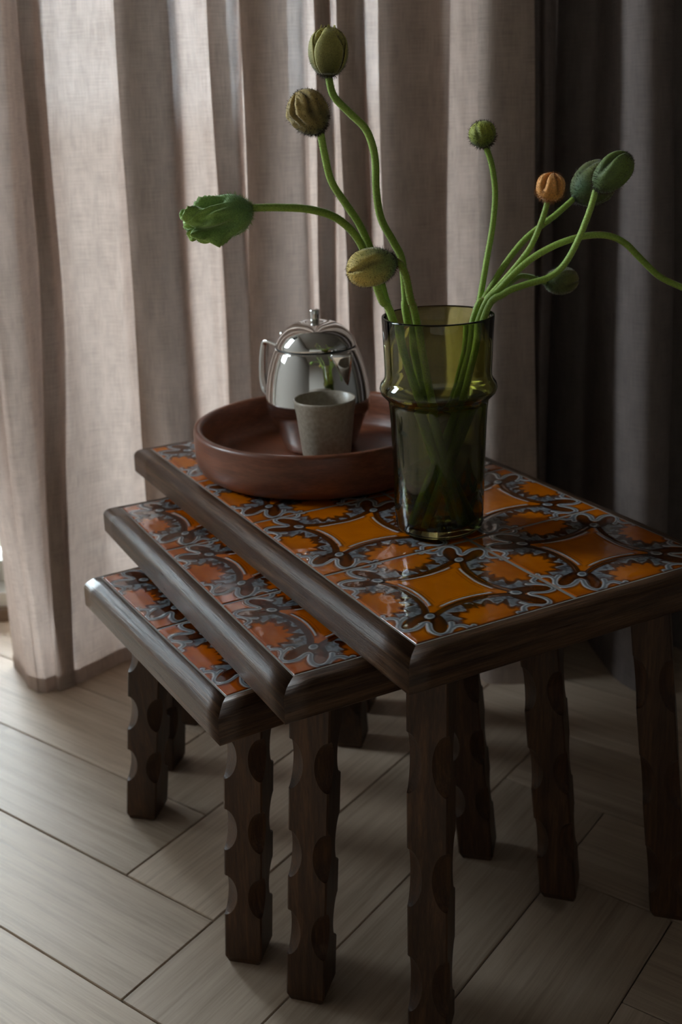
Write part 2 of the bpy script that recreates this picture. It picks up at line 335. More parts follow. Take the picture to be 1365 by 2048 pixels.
# ------------------------------------------------------------------ glazed tiles
def tile_data(n=200):
    g = np.linspace(-.5, .5, n); Xg, Yg = np.meshgrid(g, g, indexing='ij')
    ax, ay = np.abs(Xg), np.abs(Yg)
    X = np.maximum(ax, ay); Y = np.minimum(ax, ay)
    sgn = ((ax > ay) ^ (Xg*Yg > 0)).astype(float)       # which half of the eighth, for small irregularities
    ss = lambda a, b, x: np.clip((x-a)/(b-a), 0, 1)**2*(3-2*np.clip((x-a)/(b-a), 0, 1))
    rng = np.random.RandomState(3)
    def smooth_noise(k):
        a = rng.rand(k+3, k+3); u = (g+.5)*k; i = u.astype(int); f = u-i; f = f*f*(3-2*f)
        A = a[i][:, i]; B = a[i+1][:, i]; C = a[i][:, i+1]; D = a[i+1][:, i+1]
        fx = f[:, None]; fy = f[None, :]
        return A*(1-fx)*(1-fy)+B*fx*(1-fy)+C*(1-fx)*fy+D*fx*fy
    n1, n2, n3 = smooth_noise(9), smooth_noise(28), smooth_noise(70)
    wob = (n1-.5)*.016
    dM = np.hypot(X-.5, Y)+wob; ph = np.degrees(np.arctan2(Y, .5-X))      # 0 = towards centre, 90 = towards corner side
    s = (X+Y)/math.sqrt(2); t = (X-Y)/math.sqrt(2)
    def poly(pts):
        d = np.full(X.shape, 9.0)
        for (s0, t0), (s1, t1) in zip(pts[:-1], pts[1:]):
            L2 = (s1-s0)**2+(t1-t0)**2
            k = np.clip(((s-s0)*(s1-s0)+(t-t0)*(t1-t0))/L2, 0, 1)
            d = np.minimum(d, np.hypot(s-(s0+k*(s1-s0)), t-(t0+k*(t1-t0))))
        return d+wob*.5
    def spl(P, k=8):
        return [tuple(v[:2]) for v in catmull([(a, b, 0) for a, b in P], k)]
    outline = spl([(.468, .000), (.482, .014), (.515, .024), (.555, .042), (.583, .075), (.582, .108), (.556, .130), (.515, .136), (.478, .134), (.440, .124)])
    hook = spl([(.505, .140), (.478, .152), (.462, .176), (.466, .204), (.472, .224), (.460, .240), (.446, .243)])
    d_out, d_hk = poly(outline), poly(hook)
    d_in = poly([(.405, .030), (.450, .060), (.540, .084)])
    AM = np.array(lin(212, 116, 22)); AM2 = np.array(lin(164, 76, 16)); DK = np.array(lin(46, 22, 10)); GR = np.array(lin(134, 140, 146)); WH = np.array(lin(206, 208, 210)); BR = np.array(lin(112, 56, 18))
    mixc = lambda c, b, a: c*(1-a[..., None])+b*a[..., None]
    col = np.zeros(X.shape+(3,)); col[:] = AM
    col = mixc(col, AM2, np.clip(n1*.9-.2, 0, 1)*.7)
    edge = ss(.42, .5, np.maximum(ax, ay)); col = mixc(col, AM2, edge*.6)
    h = np.zeros(X.shape)
    dR = np.hypot(X-.735, Y)+wob*.6
    # feathered leaf between the amber pool and the arc
    phn = ph+10*(n1-.5)
    teeth = .5+.5*np.cos(np.radians(phn)*15+2.5*sgn); teeth2 = .5+.5*np.cos(np.radians(phn)*31+1.3)
    rp_ = .168-.030*ss(30, 78, ph)
    low = 1-ss(64, 74, ph)
    inarc = 1-ss(.505, .515, dR)
    outlobe = ss(.034, .044, d_in)
    dark_in = ss(-.012, .012, dM-(rp_+.035*teeth*(.5+n2)))*inarc*low
    col = mixc(col, BR*.8, dark_in*.85); col = mixc(col, DK, ss(.005, .045, dM-(rp_+.03*teeth2))*inarc*low*(.6+.4*teeth2))
    leaf = ss(-.012, .014, dM-(rp_+.030+.060*teeth*(.55+.9*n2)+.030*(1-ss(0, 22, ph))))*(1-ss(.488, .502, dR))*low*outlobe
    rimw = 1-ss(.004, .016, np.abs(dM-(rp_+.036+.060*teeth*(.55+.9*n2)+.030*(1-ss(0, 22, ph)))))
    mott = ss(.30, .62, n3*.55+n2*.45)
    col = mixc(col, mixc(np.broadcast_to(DK, col.shape), GR, .35+.65*mott), leaf*.92); col = mixc(col, WH, leaf*rimw*.35*mott)
    # body joining leaf, hook and lobe
    body = np.exp(-(poly(spl([(.395, .105), (.430, .135), (.462, .165)]))/.026)**2)*outlobe
    col = mixc(col, GR*.85, np.clip(body*1.3, 0, 1)*(.5+.5*mott)*.9)
    # lobes
    lobe = 1-ss(.036, .046, d_in); col = mixc(col, DK, lobe*.9); col = mixc(col, BR, (1-ss(.004, .030, d_in))*.7)
    d_all = np.minimum(d_out, d_hk)
    col = mixc(col, BR*.6, (1-ss(.022, .042, d_all))*.7*(1-lobe))
    band = 1-ss(.0125, .0185, d_all)
    col = mixc(col, GR*.8, band*.95); col = mixc(col, WH, band*ss(.003, .011, d_all)*(.55+.45*n2)*.9)
    h += np.exp(-(d_all/.015)**2)
    # arcs that frame the central amber star
    darkb = (1-ss(.010, .018, np.abs(dR-.525)))*(1-ss(.235, .262, Y)); col = mixc(col, DK, darkb*.92)
    wline = (1-ss(.0040, .0085, np.abs(dR-.552)))*(1-ss(.155, .172, Y)); col = mixc(col, BR, (1-ss(.012, .022, np.abs(dR-.555)))*(1-ss(.17, .2, Y))*.6)
    col = mixc(col, WH*.95, wline*.9)
    halo2 = (1-ss(.002, .006, np.abs(dR-.585)))*(1-ss(.13, .16, Y)); col = mixc(col, BR, halo2*.45)
    h += np.exp(-((dR-.552)/.011)**2)*(Y < .17)*.8 - .6*np.exp(-((dR-.525)/.014)**2)*(Y < .24)
    dn = np.hypot((s-.392)*.85, t*1.1); col = mixc(col, DK, 1-ss(.036, .048, dn)); col = mixc(col, GR*(.75), (1-ss(.022, .030, dn))); col = mixc(col, WH, (1-ss(.003, .007, np.abs(dn-.023)))*.6)
    h += (1-ss(.018, .034, dn))
    return g, col, h, n1, n2
def make_tile_mesh():
    T = .15; half = T/2-.0011; n = 240
    g, col, h, n1, n2 = tile_data(n)
    m = np.maximum(np.abs(g)[:, None], np.abs(g)[None, :])
    Z = h*.00050+(n1-.5)*.0004+(n2-.5)*.00012
    Z = Z*np.clip((.5-m)/.04, 0, 1)-np.clip((m-.488)/.012, 0, 1)**2*.0012
    XX, YY = np.meshgrid(g*2*half, g*2*half, indexing='ij')
    top = np.stack([XX, YY, Z], -1).reshape(-1, 3)
    idx = np.arange(n*n).reshape(n, n)
    F = np.stack([idx[:-1, :-1], idx[1:, :-1], idx[1:, 1:], idx[:-1, 1:]], -1).reshape(-1, 4).tolist()
    ring = list(idx[:, 0])+list(idx[-1, 1:])+list(idx[-2::-1, -1])+list(idx[0, -2:0:-1])
    ring = [int(i) for i in ring]
    V = top.tolist(); s = len(V)
    for i in ring: V.append((top[i][0], top[i][1], -.008))
    nr = len(ring)
    nf_top = len(F)
    for k in range(nr): F.append([ring[k], s+k, s+(k+1) % nr, ring[(k+1) % nr]])
    F.append([s+k for k in range(nr)][::-1])
    me = bpy.data.meshes.new('tile'); me.from_pydata(V, [], F); me.update()
    C = np.ones((len(V), 4), np.float32); C[:n*n, :3] = col.reshape(-1, 3); C[n*n:, :3] = lin(150, 100, 78)
    rim = (m > .4925).reshape(-1); C[:n*n][rim, :3] = lin(150, 96, 70)
    at = me.color_attributes.new('glaze', 'FLOAT_COLOR', 'POINT'); at.data.foreach_set('color', C.ravel())
    for p in me.polygons[:nf_top]: p.use_smooth = True
    bm = bmesh.new(); bm.from_mesh(me); bmesh.ops.recalc_face_normals(bm, faces=bm.faces[:]); bm.to_mesh(me); bm.free()
    return me
def tile_mat(name, val, hue):
    m, nt, b = newmat(name); L = nt.links.new
    at = N(nt, 'ShaderNodeAttribute', attribute_name='glaze'); oi = N(nt, 'ShaderNodeObjectInfo')
    hs = N(nt, 'ShaderNodeHueSaturation', _Saturation=1.05); mr = N(nt, 'ShaderNodeMapRange'); mr.inputs[3].default_value = val*.88; mr.inputs[4].default_value = val*1.1
    L(oi.outputs['Random'], mr.inputs[0]); L(mr.outputs[0], hs.inputs['Value']); hs.inputs['Hue'].default_value = hue; L(at.outputs['Color'], hs.inputs['Color']); L(hs.outputs[0], b.inputs['Base Color'])
    b.inputs['Roughness'].default_value = .12; b.inputs['Coat Weight'].default_value = .6; b.inputs['Coat Roughness'].default_value = .04
    tc = N(nt, 'ShaderNodeTexCoord'); nz = N(nt, 'ShaderNodeTexNoise', _Scale=70.0, _Detail=2); L(tc.outputs['Object'], nz.inputs['Vector'])
    bp = N(nt, 'ShaderNodeBump', _Strength=.30, _Distance=.001); L(nz.outputs[0], bp.inputs['Height']); L(bp.outputs[0], b.inputs['Normal']); L(bp.outputs[0], b.inputs['Coat Normal'])
    return m
TILE = make_tile_mesh()
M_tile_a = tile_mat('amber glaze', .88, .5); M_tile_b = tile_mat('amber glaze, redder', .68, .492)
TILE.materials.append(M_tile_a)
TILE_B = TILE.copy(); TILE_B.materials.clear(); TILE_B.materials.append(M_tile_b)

# ------------------------------------------------------------------ nesting tables
def rail_mesh(L, prof, m):
    """rail along +x from 0 to L, outward is -y; mitred at 45 degrees; prof = (outward, z) where outward<0 goes under the tiles"""
    k = 14; V, F = [], []; n = len(prof)
    for i in range(k+1):
        for (o, z) in prof:
            x0, x1 = -o, L+o
            V.append((x0+(x1-x0)*i/k, -o, z))
    for i in range(k):
        for j in range(n):
            j2 = (j+1) % n; F.append((i*n+j, i*n+j2, (i+1)*n+j2, (i+1)*n+j))
    F.append(tuple(range(n))); F.append(tuple(k*n+j for j in range(n))[::-1])
    me = mesh('rail', V, F)
    bm = bmesh.new(); bm.from_mesh(me); bmesh.ops.recalc_face_normals(bm, faces=bm.faces[:]); bm.to_mesh(me); bm.free()
    for p in me.polygons:
        p.use_smooth = abs(p.normal.x) < .6
    return me
def leg_mesh(top, bot, ztop, s, scal, yaw, sh):
    """square leg with half side s turned by yaw; corners gouged by round scallops centred at heights scal"""
    zs = sorted(set([0, .003, .007, ztop]+[round(z+sh*math.sin(a), 5) for z in scal for a in np.linspace(-math.pi/2, math.pi/2, 19)]+[z+d for z in scal for d in (-sh-.0008, sh+.0008)]))
    zs = [z for z in zs if 0 <= z <= ztop]
    V, F = [], []
    for z in zs:
        c = Vector(bot).lerp(Vector(top), z/ztop); d = .0014
        for zc in scal:
            u = abs(z-zc)/sh
            if u < 1: d = max(d, .0115*math.sqrt(1-u*u)**1.15+.0014)
        ins = 0
        if z < .007: ins = (.007-z)*.35
        q = s-ins
        for i in range(4):
            a = yaw+i*math.pi/2
            e1 = Vector((math.cos(a), math.sin(a))); e2 = Vector((-math.sin(a), math.cos(a)))
            co = (e1+e2)*q
            V.append((*(c+co-e2*d), z)); V.append((*(c+co-e1*d), z))
    n = 8
    for i in range(len(zs)-1):
        for j in range(n):
            j2 = (j+1) % n; F.append((i*n+j, i*n+j2, (i+1)*n+j2, (i+1)*n+j))
    F.append(tuple(range(n))[::-1]); F.append(tuple((len(zs)-1)*n+j for j in range(n)))
    return mesh('leg', V, F)
def make_table(x, y, zt, yaw, nu, prof, s, legs, scal, sh, tme, label):
    T = .15; LU, LV = nu*T, 2*T
    root = empty('nesting_table', (x, y, 0), yaw)          # local: +y = U (long), +x = V
    tag(root, label, 'table')
    for i in range(nu):
        for j in range(2):
            o = link('tile', tme, None, root); o.location = ((j+.5)*T, (i+.5)*T, zt+.0006); o.rotation_euler = (R.uniform(-.002, .002), R.uniform(-.002, .002), R.choice((0, 1, 2, 3))*math.pi/2)
    link('grout', box_mesh('grout', 0, LV, 0, LU, zt-.010, zt-.0001), M_grout, root)
    link('base_board', box_mesh('base_board', .021, LV-.021, .021, LU-.021, zt-.026, zt-.0104), M_leg, root)
    for (L, loc, rz) in ((LU, (0, LU, 0), -math.pi/2), (LU, (LV, 0, 0), math.pi/2), (LV, (0, 0, 0), 0), (LV, (LV, LU, 0), math.pi)):
        me = rail_mesh(L, [(o, zt+z) for o, z in prof], M_frame)
        r = link('frame_rail', me, M_frame, root); r.location = loc; r.rotation_euler = (0, 0, rz)
    zb = zt+min(z for _, z in prof)
    for (tu, tv), (bu, bv) in legs:
        me = leg_mesh((tv, tu), (bv, bu), zb, s, scal, math.pi/4, sh)
        link('leg', me, M_leg, root)
    return root
P_BIG = [(0, -.0004), (.0004, .0), (.0085, -.0012), (.0098, -.0016), (.0122, -.0030), (.0145, -.0056), (.0158, -.0085), (.0160, -.0096), (.0165, -.0285), (.0163, -.0292), (.0152, -.0300), (-.021, -.030), (-.021, -.0102), (0, -.0102)]
P_SM = [(0, -.0004), (.0004, 0), (.0052, -.0008), (.0062, -.0013), (.0118, -.0066), (.0138, -.0092), (.0147, -.0124), (.0148, -.0136), (.0153, -.0325), (.0151, -.0332), (.0140, -.0340), (-.021, -.034), (-.021, -.0102), (0, -.0102)]
def corners(nu, i): L = nu*.15; return [(i, i), (L-i, i), (i, .3-i), (L-i, .3-i)]
def legset(nu, bots): return list(zip(corners(nu, .037), bots))
make_table(.05112, .72254, .37601, .47696, 4, P_BIG, .0170, legset(4, [(.004, .012), (.602, .018), (.014, .294), (.60, .294)]), [.056, .155, .257], .0265, TILE,
           'largest and tallest nesting table with amber patterned tiles, carrying the tray and the vase')
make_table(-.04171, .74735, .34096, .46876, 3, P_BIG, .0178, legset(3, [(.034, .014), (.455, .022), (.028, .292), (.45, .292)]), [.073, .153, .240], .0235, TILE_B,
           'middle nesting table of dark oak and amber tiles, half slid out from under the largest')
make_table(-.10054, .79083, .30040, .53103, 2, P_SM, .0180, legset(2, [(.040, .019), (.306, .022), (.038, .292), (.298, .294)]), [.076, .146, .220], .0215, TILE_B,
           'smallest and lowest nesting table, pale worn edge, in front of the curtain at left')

# ------------------------------------------------------------------ tray, cup, teapot
TZ = .3776
tray = link('serving_tray', lathe('tray', [(0, .0), (.118, .0), (.126, .0012), (.1325, .0055), (.1362, .014), (.1372, .025), (.1372, .0465), (.1365, .0490), (.1345, .0502), (.1315, .0502), (.1290, .0492), (.1275, .0465),
                                              (.1262, .030), (.1230, .0145), (.1175, .0100), (.108, .0090), (0, .0088)], 160), M_walnut)
tray.location = (-.021, 1.168, TZ); tray.rotation_euler = (0, 0, .5)
tag(tray, 'round walnut serving tray with raised rim on the largest table', 'tray')

m, nt, b = newmat('grey brown stoneware'); nz = N(nt, 'ShaderNodeTexNoise', _Scale=260.0, _Detail=3); tc = N(nt, 'ShaderNodeTexCoord'); nt.links.new(tc.outputs['Object'], nz.inputs['Vector'])
rp = ramp(nt, [(.35, (.29, .24, .185)), (.65, (.38, .32, .255))]); nt.links.new(nz.outputs[0], rp.inputs[0]); nt.links.new(rp.outputs[0], b.inputs['Base Color']); b.inputs['Roughness'].default_value = .33
M_cup = m
cup = link('cup', lathe('cup', [(0, .0), (.019, .0), (.0218, .0012), (.0232, .004), (.0262, .030), (.0300, .066), (.0322, .0795), (.0324, .0815), (.0316, .0826), (.0304, .0818), (.0285, .066), (.0245, .030), (.0215, .008), (.018, .0055), (0, .005)], 96), M_cup)
cup.location = (-.0122, 1.100, TZ+.0094); tag(cup, 'small handleless grey-brown ceramic cup in front of the teapot', 'cup')

px_, py_, pz_ = -.0205, 1.205, TZ+.0092
pot = empty('teapot', (px_, py_, pz_)); tag(pot, 'polished steel teapot with domed lid and short knob on the tray', 'teapot')
body_prof = [(0, .001), (.038, .0005), (.041, .002), (.0445, .012), (.0510, .030), (.0560, .0400), (.0583, .0445), (.0589, .0485), (.0590, .054), (.0584, .064), (.0568, .076), (.0540, .090), (.0500, .103), (.0462, .1125), (.0450, .1142), (.0436, .1148)]
link('body', lathe('body', body_prof, 128), M_chrome, pot)
link('seam', lathe('seam', [(.0400, .1140), (.0444, .1146), (.0440, .1158), (.0400, .1158)], 96, True), M_seam, pot)
lid = link('lid', lathe('lid', [(.0400, .1160), (.0440, .1160), (.0446, .1168), (.0430, .1215), (.0385, .1290), (.0320, .1355), (.0240, .1402), (.0170, .1425), (.0120, .1424), (.0080, .1408), (.0055, .1398), (0, .1398)], 128), M_chrome, pot)
link('knob', lathe('knob', [(.0046, .1395), (.0050, .1440), (.0054, .1500), (.0056, .1545), (.0052, .1558), (.0040, .1562), (0, .1563)], 48), M_chrome, lid)
hd = Vector((-.78, .62)).normalized(); ht = Vector((-hd.y, hd.x))
def ribbon(name, prof, wd, thick, mat, parent):
    P = catmull([(r, z, 0) for r, z in prof], 8); V, F = [], []
    for i, p in enumerate(P):
        t = (P[min(i+1, len(P)-1)]-P[max(i-1, 0)]).normalized(); nn = Vector((-t.y, t.x, 0))
        for (sw, sn) in ((-1, -1), (1, -1), (1, 1), (-1, 1)):
            q = p+nn*sn*thick/2; w2 = ht*(sw*wd/2)
            V.append((hd.x*q.x+w2.x, hd.y*q.x+w2.y, q.y))
    for i in range(len(P)-1):
        for j in range(4): F.append((i*4+j, i*4+(j+1) % 4, (i+1)*4+(j+1) % 4, (i+1)*4+j))
    F.append((0, 1, 2, 3)); F.append(tuple(len(V)-4+j for j in (3, 2, 1, 0)))
    o = link(name, mesh(name, V, F), mat, parent); bv = o.modifiers.new('b', 'BEVEL'); bv.width = .0008; bv.segments = 2
    for p in o.data.polygons: p.use_smooth = True
    return o
ribbon('handle', [(.0455, .1085), (.0560, .1130), (.0690, .1150), (.0745, .1125), (.0775, .1020), (.0800, .0850), (.0805, .0700), (.0785, .0580), (.0720, .0510), (.0640, .0490), (.0570, .0500)], .013, .0032, M_chrome, pot)
bm = bmesh.new(); bmesh.ops.create_uvsphere(bm, u_segments=20, v_segments=12, radius=.0042); me = bpy.data.meshes.new('hinge'); bm.to_mesh(me); bm.free()
for p in me.polygons: p.use_smooth = True
hg = link('hinge', me, M_chrome, pot); hg.location = (hd.x*.0475, hd.y*.0475, .1240)
# beak spout: a V-shaped lip standing out of the wall, narrowing downward
def spout():
    sd = Vector((.60, -.80)).normalized(); st = Vector((-sd.y, sd.x)); V, F = [], []; K = 14; Mx = 12
    def rad(z):
        for (r0, z0), (r1, z1) in zip(body_prof[:-1], body_prof[1:]):
            if z0 <= z <= z1 and z1 > z0: return r0+(r1-r0)*(z-z0)/(z1-z0)
        return .045
    for i in range(K+1):
        z = .078+(.1135-.078)*i/K; k = (i/K)**.9
        hw = .0015+.0135*k; pr = .021*k**1.1; r0 = rad(z)-.0012
        for j in range(Mx+1):
            u = -1+2*j/Mx; x = u*hw; base = math.sqrt(max(r0*r0-x*x, 0)); out = base+pr*(1-abs(u)**1.25)
            V.append((sd.x*out+st.x*x, sd.y*out+st.y*x, z+.002*k*(1-abs(u))))
    for i in range(K):
        for j in range(Mx): a = i*(Mx+1)+j; F.append((a, a+1, a+Mx+2, a+Mx+1))
    me = mesh('spout', V, F, True); o = link('spout', me, M_chrome, pot); so = o.modifiers.new('s', 'SOLIDIFY'); so.thickness = .0009; so.offset = -1
spout()

# ------------------------------------------------------------------ vase and water
VX, VY = .0915, .957
m, nt, b = newmat('olive glass'); b.inputs['Base Color'].default_value = (.60, .60, .26, 1); b.inputs['Transmission Weight'].default_value = 1; b.inputs['Roughness'].default_value = .0; b.inputs['IOR'].default_value = 1.5
tc = N(nt, 'ShaderNodeTexCoord'); nz = N(nt, 'ShaderNodeTexNoise', _Scale=28.0, _Detail=1); nt.links.new(tc.outputs['Object'], nz.inputs['Vector']); bp = N(nt, 'ShaderNodeBump', _Strength=.10, _Distance=.002)
nt.links.new(nz.outputs[0], bp.inputs['Height']); nt.links.new(bp.outputs[0], b.inputs['Normal'])
M_vase = m
VT = .0026
outer = [(0, 0.0006), (.030, .0004), (.0365, .0010), (.0393, .0030), (.0405, .0065), (.0412, .020), (.0420, .060), (.0432, .100), (.0440, .1150), (.0447, .1205), (.0455, .1240), (.0485, .1272), (.0515, .1305), (.0526, .1345), (.0515, .1385), (.0490, .1415), (.0477, .1445), (.0476, .150), (.0484, .175), (.0494, .1970), (.0492, .1985)]
inner = [(.0478, .1988), (.0468, .1970), (.0458, .175), (.0450, .150), (.0452, .1440), (.0468, .1405), (.0490, .1375), (.0498, .1345), (.0490, .1315), (.0462, .1290), (.0432, .1255), (.0422, .1205), (.0414, .1150), (.0406, .100), (.0394, .060), (.0386, .020), (.0370, .012), (.031, .0085), (0, .0080)]
vase = link('vase', lathe('vase', outer+inner, 128), M_vase); vase.location = (VX, VY, TZ)
tag(vase, 'olive green glass vase with a bulging ring, holding the poppies', 'vase')
m, nt, b = newmat('water'); b.inputs['Base Color'].default_value = (.34, .40, .22, 1); b.inputs['Transmission Weight'].default_value = 1; b.inputs['Roughness'].default_value = 0; b.inputs['IOR'].default_value = 1.33
wat = [(0, .0078), (.031, .0083), (.0372, .0118), (.0388, .020), (.0396, .060), (.0408, .100), (.0416, .1150), (.0424, .1205), (.0430, .1240), (0, .1236)]
water = link('water', lathe('water', wat, 96), m); water.location = (VX, VY, TZ)
tag(water, 'clear water filling the olive glass vase up to its ring', 'water')

# ------------------------------------------------------------------ poppies
def green_mat(name, rough=.65, sheen=.35, bump=.25):
    m, nt, b = newmat(name); at = N(nt, 'ShaderNodeAttribute', attribute_name='tint'); L = nt.links.new
    tc = N(nt, 'ShaderNodeTexCoord'); nz = N(nt, 'ShaderNodeTexNoise', _Scale=900.0, _Detail=3); L(tc.outputs['Object'], nz.inputs['Vector'])
    hs = N(nt, 'ShaderNodeHueSaturation'); mr = N(nt, 'ShaderNodeMapRange'); mr.inputs[1].default_value = .3; mr.inputs[2].default_value = .7; mr.inputs[3].default_value = 1.3; mr.inputs[4].default_value = 2.1
    L(nz.outputs[0], mr.inputs[0]); L(mr.outputs[0], hs.inputs['Value']); L(at.outputs['Color'], hs.inputs['Color']); L(hs.outputs[0], b.inputs['Base Color'])
    b.inputs['Roughness'].default_value = rough; b.inputs['Sheen Weight'].default_value = sheen; b.inputs['Sheen Roughness'].default_value = .4
    b.inputs['Subsurface Weight'].default_value = 0
    bp = N(nt, 'ShaderNodeBump', _Strength=bump, _Distance=.0006); L(nz.outputs[0], bp.inputs['Height']); L(bp.outputs[0], b.inputs['Normal'])
    return m
M_bud = green_mat('hairy bud'); M_stem = green_mat('hairy stem', .55, .3, .12)
M_hair_dark = plain('dark bristle', lin(58, 44, 26), .6); M_hair_green = plain('pale green bristle', lin(120, 150, 80), .6); M_hair_tan = plain('tan bristle', lin(150, 100, 50), .6)
POPPIES = [
    ('tall',[[0.0039,0.95,0.7734],[0.0078,0.9512,0.7582],[0.0203,0.9525,0.7447],[0.0334,0.9538,0.7311],[0.0399,0.9554,0.7104],[0.0405,0.9573,0.6831],[0.0442,0.959,0.6592],[0.0545,0.9605,0.6391],[0.0612,0.9616,0.6239],[0.0638,0.9636,0.5935],[0.0652,0.965,0.5713],[0.0843,0.967,0.475],[0.1035,0.969,0.386]],[0.0055,0.95,0.8099],0.0294,0.0034),
    ('brown',[[-0.0043,0.93,0.7322],[-0.0015,0.933,0.7137],[0.003,0.9363,0.6931],[0.0135,0.9394,0.6754],[0.0242,0.9423,0.6586],[0.0325,0.9454,0.6396],[0.0401,0.9489,0.6159],[0.0461,0.9524,0.5917],[0.0519,0.955,0.5736],[0.0837,0.953,0.475],[0.1155,0.951,0.386]],[-0.0222,0.925,0.762],0.0321,0.0034),
    ('crumpled',[[-0.0625,0.9,0.6773],[-0.0391,0.9066,0.6762],[-0.0153,0.9132,0.6732],[0.0034,0.9186,0.6665],[0.0166,0.9232,0.6556],[0.0261,0.9278,0.641],[0.034,0.934,0.6182],[0.0421,0.9405,0.5938],[0.0515,0.9459,0.5765],[0.0815,0.9424,0.475],[0.1115,0.939,0.386]],[-0.1116,0.885,0.663],0.0349,0.0034),
    ('drooping',[[0.0518,0.905,0.63],[0.0568,0.9078,0.627],[0.0615,0.9136,0.6159],[0.0656,0.9233,0.5957],[0.0707,0.932,0.5771],[0.0891,0.9385,0.475],[0.1075,0.945,0.386]],[0.0124,0.895,0.6241],0.0309,0.0034),
    ('round',[[0.1362,0.985,0.7137],[0.1414,0.9842,0.698],[0.1444,0.9831,0.6752],[0.1424,0.9817,0.6481],[0.1372,0.9803,0.6185],[0.1323,0.979,0.5905],[0.1278,0.977,0.5699],[0.1076,0.977,0.475],[0.0875,0.977,0.386]],[0.1301,0.985,0.7344],0.0231,0.0028),
    ('orange',[[0.1861,0.96,0.6691],[0.1813,0.9597,0.6529],[0.1728,0.9593,0.6324],[0.1627,0.959,0.6185],[0.1477,0.9586,0.6017],[0.1335,0.9583,0.5872],[0.1239,0.958,0.5754],[0.0987,0.9595,0.475],[0.0735,0.961,0.386]],[0.1901,0.96,0.6917],0.0241,0.0028),
    ('darkgreen',[[0.2172,1.0,0.6665],[0.1998,0.995,0.6531],[0.1852,0.9911,0.6438],[0.1692,0.9865,0.6316],[0.1532,0.9808,0.6134],[0.1398,0.9753,0.5938],[0.1299,0.97,0.573],[0.1047,0.9695,0.475],[0.0795,0.969,0.386]],[0.253,1.01,0.6891],0.037,0.003),
    ('split',[[0.2194,0.93,0.6788],[0.2151,0.9315,0.6614],[0.2069,0.9336,0.6381],[0.1967,0.9355,0.6186],[0.1838,0.9369,0.6076],[0.1638,0.9386,0.6019],[0.1463,0.9401,0.5947],[0.1305,0.9428,0.5762],[0.104,0.9399,0.475],[0.0775,0.937,0.386]],[0.2449,0.925,0.7049],0.027,0.003),
    ('leaning',[[0.3367,0.95,0.563],[0.3176,0.95,0.5846],[0.3019,0.95,0.5925],[0.2819,0.95,0.6027],[0.2637,0.95,0.6194],[0.2503,0.95,0.6321],[0.2351,0.95,0.6389],[0.2159,0.95,0.6392],[0.1949,0.95,0.6339],[0.176,0.95,0.625],[0.1613,0.95,0.6143],[0.1443,0.95,0.5975],[0.1281,0.95,0.5758],[0.0988,0.9485,0.475],[0.0695,0.947,0.386]],[0.361,0.95,0.5355],0.0305,0.003),
    ('hidden',[[0.2056,1.06,0.5838],[0.1896,1.0435,0.5916],[0.1747,1.0285,0.5957],[0.1604,1.0104,0.5903],[0.1459,0.9889,0.5817],[0.1319,0.965,0.5712],[0.1087,0.969,0.475],[0.0855,0.973,0.386]],[0.2386,1.075,0.5841],0.0259,0.0026),
]

# base colour, tip colour, side colour
STYLE = {
 'tall':     dict(seams=[-110, -40, 60, 165], groove=.07, open=.22, base=(52, 56, 14), tip=(160, 150, 80), hair='d', hn=900, wr=.00),
 'brown':    dict(seams=[-62, -22, 30, 150, 225], groove=.13, open=.06, base=(44, 48, 16), tip=(156, 132, 76), hair='d', hn=900, wr=.09),
 'crumpled': dict(seams=[-75, 0, 75, 165], groove=.34, open=.12, base=(88, 120, 70), tip=(124, 152, 66), hair='g', hn=900, wr=.32),
 'drooping': dict(seams=[-95, 15, 135, 170], groove=.10, open=.05, base=(84, 112, 62), tip=(172, 148, 74), hair='d', hn=900, wr=.03),
 'round':    dict(seams=[-140, -30, 90], groove=.05, open=.0, base=(56, 74, 18), tip=(128, 132, 44), hair='d', hn=600, wr=.0),
 'orange':   dict(seams=[-50, 20, 140, 230], groove=.20, open=.20, base=(150, 100, 40), tip=(200, 140, 78), hair='t', hn=600, wr=.02),
 'darkgreen':dict(seams=[-80, 60, 170], groove=.08, open=.0, base=(38, 60, 24), tip=(92, 92, 40), hair='d', hn=700, wr=.05),
 'split':    dict(seams=[-110, -55, 80, 180], groove=.16, open=.02, base=(46, 62, 24), tip=(84, 100, 40), hair='d', hn=800, wr=.0),
 'leaning':  dict(seams=[-110, 10, 130], groove=.08, open=.0, base=(50, 80, 34), tip=(96, 112, 50), hair='d', hn=400, wr=.02),
 'hidden':   dict(seams=[-110, 10, 130], groove=.07, open=.0, base=(44, 62, 26), tip=(104, 96, 46), hair='d', hn=400, wr=.0),
}
LABELS = {
 'tall': 'tallest poppy, its olive bud with parted tips standing above all others',
 'brown': 'poppy with brownish wrinkled bud, second highest, left of the tallest',
 'crumpled': 'poppy on a horizontal stem with big crumpled bright green bud at far left',
 'drooping': 'poppy with plump yellow-green bud nodding just over the left rim of the vase',
 'round': 'poppy with small round olive bud on an upright slender stem above the vase',
 'orange': 'poppy with small tan-orange bud, its petals starting to open',
 'darkgreen': 'poppy with dark green bud partly hidden behind the highest right-hand bud',
 'split': 'poppy with dark green split bud, highest and farthest right of the right-hand group',
 'leaning': 'poppy whose arched stem leans out past the right edge of the picture',
 'hidden': 'poppy with dim low bud hanging behind the right-hand stems',
}
def hairs(name, pts, rnd, mat, parent, r=.00008):
    """pts: (position, direction, length)"""
    V, F = [], []
    for p, d, l in pts:
        a = d.orthogonal().normalized(); b_ = d.cross(a); s = len(V)
        V += [p+a*r, p+(-a*.5+b_*.87)*r, p+(-a*.5-b_*.87)*r, p+d*l]
        F += [(s, s+1, s+3), (s+1, s+2, s+3), (s+2, s, s+3)]
    o = link(name, mesh(name, V, F), mat, parent); o['kind'] = 'stuff'; return o
